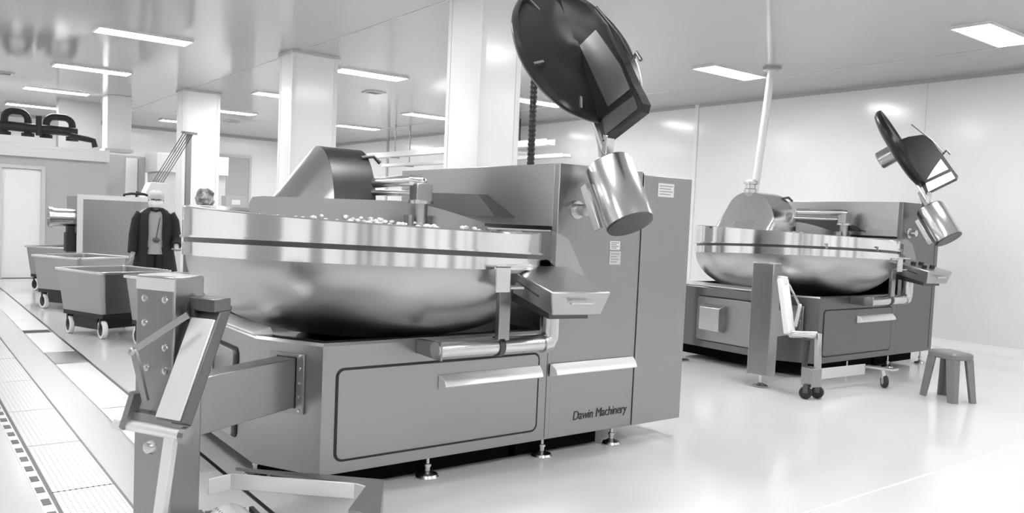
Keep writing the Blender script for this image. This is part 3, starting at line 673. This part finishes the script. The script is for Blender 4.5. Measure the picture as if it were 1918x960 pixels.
def pipeloop(x0, x1, zt, lab):
    q = B(); z0 = 2.66; r = .065; y = 17.75; path = [(x0, y, z0)]
    for k in range(6):
        t = PI-PI/2*k/5; path.append((x0+.14+.14*math.cos(t), y, zt-.14+.14*math.sin(t)))
    for k in range(6):
        t = PI/2-PI/2*k/5; path.append((x1-.14+.14*math.cos(t), y, zt-.14+.14*math.sin(t)))
    path.append((x1, y, z0)); q.tube(path, r, 14)
    T = thing('black_pipe_loop', lab, 'pipe', (0, 0, 0), 0, 'black insulated pipes'); obj('pipe_bend', q, RUBBER, T)
    for x in (x0, x1):
        f = B(); f.lathe([(0, 0), (.11, 0), (.11, .08), (0, .08)], (x, y, 2.62), seg=18); obj('pipe_flange', f, RUBBER, T)
pipeloop(1.72, 2.10, 3.08, 'left black insulated pipe loop on top of the enclosure')
pipeloop(2.40, 2.84, 3.05, 'right black insulated pipe loop on top of the enclosure')
q = B(); q.tube([(1.2, 17.6, 2.80), (2.9, 17.6, 2.78)], .085, 14); q.tube([(2.25, 17.55, 2.66), (2.25, 17.55, 3.02)], .05, 12)
tag(obj('black_manifold_pipe', q, RUBBER), 'thick black pipe lying across the enclosure under the loops', 'pipe')
q = B(); q.tube([(2.75, 17.45, 2.70), (3.05, 17.45, 2.66), (3.16, 17.45, 2.64), (3.19, 17.45, 2.52)], .055, 12)
tag(obj('black_pipe_end', q, RUBBER), 'short black pipe end bending down at right of the pipe loops', 'pipe')

# mid background cabinets
T = thing('tall_cabinet', 'tall grey cabinet with a pale door in the left background', 'cabinet', (0, 20.0, 0))
obj('cabinet_body', B().box(3.75, 4.7, 0, .8, 0, 2.55), GREYBOX, T, bevel=.01)
obj('cabinet_door', B().box(4.28, 4.53, -.03, 0, .3, 2.5), WPLAS, T, bevel=.006)
T = thing('back_machine', 'pale film wrapped machine behind the inclined rods', 'machine', (0, 19.0, 0))
obj('machine_body', B().box(4.75, 6.2, 0, 1.0, 0, 2.2), LGREY, T, bevel=.01)
obj('machine_hood', B().box(4.7, 6.25, -.05, 1.05, 2.2, 2.62), FILM, T, bevel=.01)
T = thing('grey_wall_door', 'grey door in the far wall between two white columns', 'door', (0, BY, 0))
obj('door_leaf', B().box(7.85, 8.75, -.04, 0, 0, 3.0), GREYBOX, T)
q = B(); frame(q, [(7.78, 0), (8.82, 0), (8.82, 3.07), (7.78, 3.07)], [(7.85, 0), (8.75, 0), (8.75, 3.0), (7.85, 3.0)], (0, 0, 0), (1, 0, 0), (0, 0, 1), (0, -1, 0), 0, .06); obj('door_frame', q, LGREY, T)
T = thing('steel_bin', 'steel cabinet behind the left end of the large bowl', 'cabinet', (0, 13.4, 0))
obj('cabinet_body', B().box(3.95, 5.0, 0, .7, 0, 1.44), STEEL, T, bevel=.01)
obj('cabinet_top', B().box(3.92, 5.03, -.03, .73, 1.44, 1.475), LGREY, T, bevel=.004)
q = B(); rnd = random.Random(5)
bmesh.ops.create_icosphere(q.b, subdivisions=3, radius=1)
for v in q.b.verts:
    n_ = .72+.5*rnd.random(); v.co = Vector((v.co.x*.14*n_, v.co.y*.13*n_, max(-.13, v.co.z*.15*n_)))
    v.co += Vector((4.12, 13.6, 1.475+.13))
tag(obj('crumpled_bag', q, mat('crumpled_dark_bag', .30, .4, cvar=((9, 9, 9), .28)), smooth=False), 'crumpled grey bag lying on the cabinet behind the bowl', 'bag')
T = thing('small_box', 'small grey box with a white label beside the crumpled bag', 'box', (4.62, 13.6, 1.475))
obj('box_body', B().box(-.16, .16, 0, .25, 0, .19), GREYBOX, T, bevel=.004); obj('box_label', B().box(-.07, .07, -.003, 0, .05, .13), PAPER, T)

# stainless cabinet with spout
T = thing('filling_machine', 'square stainless machine with a round side spout behind the tubs', 'machine', (0, 13.4, 0))
obj('machine_body', B().box(2.24, 3.3, 0, 1.0, .12, 1.55), STEEL, T, bevel=.008)
q = B(); frame(q, [(2.22, .1), (3.32, .1), (3.32, 1.57), (2.22, 1.57)], [(2.30, .18), (3.24, .18), (3.24, 1.50), (2.30, 1.50)], (0, 0, 0), (1, 0, 0), (0, 0, 1), (0, -1, 0), 0, .012); obj('front_frame', q, LGREY, T)
q = B(); q.tube([(2.25, .2, 1.22), (1.90, .2, 1.22)], .13, 24); q.lathe([(.13, 0), (.15, 0), (.15, .05), (.13, .05)], (1.88, .2, 1.22), (1, 0, 0), 24, closed=True); obj('spout', q, CHROME, T)
q = B(); q.box(2.10, 2.24, .1, .3, .72, 1.0); q.box(2.12, 2.22, .12, .28, 1.0, 1.1); obj('spout_bracket', q, RUBBER, T)
for x in (2.3, 3.24):
    for y in (.08, .92):
        q = B(); q.cyl((x, y, 0), (x, y, .13), .03, 12); obj('foot', q, CHROME, T)
q = B(); q.tube([(2.9, .2, 1.55), (2.9, .2, 1.6), (3.0, .2, 1.62), (3.2, .2, 1.62)], .02, 8); q.tube([(3.1, .3, 1.55), (3.1, .3, 1.65), (3.28, .3, 1.6)], .02, 8); obj('top_pipework', q, RUBBER, T)

# inclined rods with a white chute
T = thing('inclined_conveyor', 'thin inclined rods leading down to a white chute behind the worker', 'conveyor', (0, 14.6, 0))
for i in range(5):
    q = B(); q.cyl((3.54+.045*i, .0+.02*i, 1.82), (4.05+.045*i, .02*i, 2.74), .008, 8); obj('conveyor_rod', q, DSTEEL, T)
q = B(); q.bar((3.5, 0, 1.83), (3.78, .08, 1.83), .04, .03, (0, 0, 1)); obj('rod_bracket', q, STEEL, T)
q = B(); q.bar((4.0, 0, 2.72), (4.28, .08, 2.72), .04, .03, (0, 0, 1)); obj('rod_bracket', q, STEEL, T)
q = B(); q.hexa([(3.36, -.1, 1.50), (3.62, -.1, 1.50), (3.62, .25, 1.50), (3.36, .25, 1.50)], [(3.50, -.1, 1.84), (3.78, -.1, 1.84), (3.78, .25, 1.84), (3.50, .25, 1.84)]); obj('chute', q, WPLAS, T, bevel=.01)
q = B(); q.box(3.42, 3.58, 0, .16, 0, 1.5); q.box(4.12, 4.2, .1, .18, 0, 2.72); q.box(3.3, 3.7, -.1, .3, 0, .03); obj('conveyor_leg', q, STEEL, T)

# ------------------------------------------------------------------ steel tubs on casters
def tub():
    T = thing('tub_trolley', '', 'tub trolley', (0, 0, 0), 0, 'steel tub trolleys at left')
    a, c_, z0, z1 = .42, .375, .27, .72
    q = B(); O = rrect(-c_, c_, -c_, c_, .05); P = rrect(-a, a, -a, a, .05); I = rrect(-a+.02, a-.02, -a+.02, a-.02, .04); J = rrect(-c_+.02, c_-.02, -c_+.02, c_-.02, .04)
    L_ = [[q.b.verts.new((*p, z)) for p in Q] for Q, z in ((O, z0), (P, z1), (I, z1), (J, z0+.02))]
    for s, t in zip(L_, L_[1:]):
        for k in range(len(s)):
            j = (k+1) % len(s); q.b.faces.new((s[k], s[j], t[j], t[k]))
    q.b.faces.new(L_[0][::-1]); q.b.faces.new(L_[-1]); obj('tub', q, STEEL, T, ang=30)
    r = B(); frame(r, rrect(-a-.022, a+.022, -a-.022, a+.022, .06), rrect(-a+.004, a-.004, -a+.004, a-.004, .05), (0, 0, 0), (1, 0, 0), (0, 1, 0), (0, 0, 1), z1-.02, z1+.008); obj('rim', r, CHROME, T, bevel=.006)
    u = B(); u.box(-.36, .36, -.36, .36, .22, .27); u.box(-.22, .22, -.33, .33, .09, .22); obj('undercarriage', u, RUBBER, T)
    for sx in (-1, 1):
        for sy in (-1, 1):
            w_ = B(); pc = (sx*.30, sy*.32, .1); w_.lathe([(.07, -.025), (.094, -.025), (.1, -.016), (.1, .016), (.094, .025), (.07, .025)], pc, (.25, 1, 0), 24, closed=True); wo = obj('caster_wheel', w_, WPLAS, T)
            h_ = B(); h_.lathe([(0, -.02), (.072, -.02), (.072, .02), (0, .02)], pc, (.25, 1, 0), 18); h_.bar(Vector(pc), Vector(pc)+Vector((0, 0, .12)), .04, .064, (1, -.25, 0)); obj('caster_hub', h_, RUBBER, wo)
    return T
t0 = tub(); spots = [(2.03, 9.95, -68, 'nearest fully seen steel tub trolley left of the lifting column'), (2.50, 8.85, -64, 'steel tub trolley mostly hidden behind the lifting column'),
                     (2.13, 12.5, -58, 'second steel tub trolley, behind the nearest one'), (2.36, 15.1, -50, 'farthest steel tub trolley near the white curtain doorway')]
for i, (x, y, r, l) in enumerate(spots):
    o = t0 if i == 0 else copy_tree(t0); o.location = (x, y, 0); o.rotation_euler = (0, 0, math.radians(r)); o['label'] = l

# ------------------------------------------------------------------ the worker
def worker(loc, rz):
    T = thing('person', 'person in black coat, pale cap and white mask standing behind the tubs', 'person', loc, rz)
    # body: one skinned skeleton, facing -y; (point, radius, parent)
    V = []; Ed = []; Rr = []
    def add(p, r, par=None):
        V.append(p); Rr.append(r); i = len(V)-1
        if par is not None: Ed.append((par, i))
        return i
    pel = add((0, 0, .93), (.15, .11)); wa = add((0, 0, 1.08), (.135, .10), pel); ch = add((0, .01, 1.26), (.16, .115), wa); sh = add((0, .01, 1.37), (.11, .085), ch)
    nk = add((0, .005, 1.42), (.055, .055), sh); hd = add((0, -.015, 1.50), (.075, .085), nk); ht = add((0, -.01, 1.585), (.07, .085), hd)
    for s in (-1, 1):
        hp = add((s*.09, 0, .86), (.085, .09), pel); kn = add((s*.10, -.01, .48), (.055, .058), hp); an = add((s*.10, .02, .09), (.036, .04), kn); to_ = add((s*.11, -.12, .04), (.04, .03), an)
    hands = []
    # arm on the picture's left hangs, the other bends forward
    for s in (-1, 1):
        so = add((s*.165, .01, 1.335), (.06, .06), sh)
        if s < 0: pts = [((-.235, .02, 1.06), .046), ((-.255, -.07, .83), .032)]; hdv = Vector((-.02, -.05, -.09))
        else: pts = [((.235, .03, 1.07), .046), ((.25, -.17, .93), .032)]; hdv = Vector((.01, -.11, -.03))
        p = so
        for q, r in pts: p = add(q, (r, r), p)
        wr = Vector(pts[-1][0]); hn = hdv.normalized(); pm = add(tuple(wr+hn*.07), (.034, .02), p)
        side = Vector((0, 1, 0)) if s < 0 else Vector((1, 0, 0)); side = (side-hn*side.dot(hn)).normalized(); cu_ = hn.cross(side)*(-.3 if s < 0 else .3)
        for k, (o_, l_) in enumerate(((-.03, .068), (-.01, .076), (.01, .072), (.03, .058))):
            f1 = add(tuple(wr+hn*.10+side*o_), (.010, .010), pm); f2 = add(tuple(wr+hn*(.10+l_*.55)+side*o_*1.1+cu_*.04), (.009, .009), f1); add(tuple(wr+hn*(.10+l_*.9)+side*o_*1.1+cu_*.12), (.007, .007), f2)
        th = add(tuple(wr+hn*.05-side*.045), (.011, .011), pm); add(tuple(wr+hn*.095-side*.062+cu_*.05), (.009, .009), th)
    me = bpy.data.meshes.new('body'); me.from_pydata(V, Ed, []); me.update()
    bo = bpy.data.objects.new('body', me); COL.objects.link(bo); bo.parent = T; me.materials.append(SKIN)
    sk = bo.modifiers.new('skin', 'SKIN'); sk.use_smooth_shade = True; ss = bo.modifiers.new('sub', 'SUBSURF'); ss.levels = 2; ss.render_levels = 2
    for i, d in enumerate(me.skin_vertices[0].data): d.radius = Rr[i]; d.use_root = (i == 0)
    # face, cap, mask
    q = B(); q.ball((0, -.103, 1.508), .014, (1, 1.3, 1.5), 10)
    for s in (-1, 1): q.ball((s*.085, -.01, 1.505), .02, (.5, .9, 1.5), 10)
    obj('nose_and_ears', q, SKIN, T)
    q = B()
    for s in (-1, 1): q.ball((s*.032, -.088, 1.532), .012, (1.3, .7, .7), 10)
    obj('eyes', q, INK, T)
    cp = B(); rows = []
    for i in range(9):
        t = PI/2*i/8; z = 1.545+.10*math.sin(t); r = .105*math.cos(t)**.6+.001
        rows.append([(r*.92*math.cos(2*PI*k/24), -.008+r*1.05*math.sin(2*PI*k/24), z+.012*math.sin(2*PI*k/24)) for k in range(25)])
    cp.grid(rows); obj('hair_cap', cp, CAPM, T, ang=80)
    mk = B(); rows = []
    for i in range(6):
        z = 1.43+.085*i/5; rows.append([((.092-.012*abs(i-3)/3)*math.sin(a_), -.012-(.108+.02*math.sin(PI*i/5)-.012*abs(i-3)/3)*math.cos(a_), z) for a_ in [math.radians(-80+160*k/14) for k in range(15)]])
    mk.grid(rows); obj('face_mask', mk, MASKM, T, ang=80)
    # shirt and trousers
    def loft(secs, a0, a1, n=28):
        rows = []
        for z, rx, ry, yo in secs: rows.append([(rx*math.sin(math.radians(a0+(a1-a0)*k/n)), yo-ry*math.cos(math.radians(a0+(a1-a0)*k/n)), z) for k in range(n+1)])
        return rows
    q = B(); q.grid(loft([(.84, .172, .128, 0), (.95, .168, .128, 0), (1.1, .158, .118, 0), (1.26, .178, .13, .01), (1.36, .15, .112, .01), (1.405, .085, .085, .008)], 0, 360)); obj('shirt', q, CLOTH, T, ang=80)
    q = B()
    for s in (-1, 1): q.tube([(s*.09, 0, .93), (s*.09, 0, .80), (s*.10, -.005, .48), (s*.10, .02, .10)], [.118, .108, .085, .075], 20)
    obj('trousers', q, TROUS, T)
    q = B()
    for s in (-1, 1): q.ball((s*.107, -.05, .045), .055, (.9, 2.4, .8))
    obj('boots', q, RUBBER, T)
    # coat: open in front, with sleeves
    q = B(); q.grid(loft([(.62, .265, .20, .01), (.74, .245, .185, .01), (.92, .215, .165, .01), (1.10, .195, .145, .005), (1.26, .205, .148, .012), (1.34, .195, .13, .014), (1.385, .15, .11, .012), (1.42, .085, .088, .008)], 24, 336)); 
    q.tube([(-.16, .01, 1.345), (-.205, .015, 1.25), (-.24, .02, 1.06), (-.258, -.06, .86)], [.068, .074, .066, .056], 18)
    q.tube([(.16, .01, 1.345), (.205, .018, 1.25), (.238, .03, 1.06), (.25, -.13, .955)], [.068, .074, .066, .056], 18)
    obj('coat', q, COAT, T, ang=80, solid=.008)
    q = B(); q.tube([(-.06, -.118, 1.40), (0, -.128, 1.385), (.06, -.118, 1.40)], .014, 8); obj('coat_collar', q, COAT, T)
    q = B(); q.ball((.01, -.155, 1.02), .035, (1.3, .6, .9), 12); q.tube([(.01, -.15, 1.03), (.05, -.135, 1.30)], .006, 6); obj('lanyard_pouch', q, DSTEEL, T)
    return T
worker((2.72, 11.0, 0), math.radians(-14))
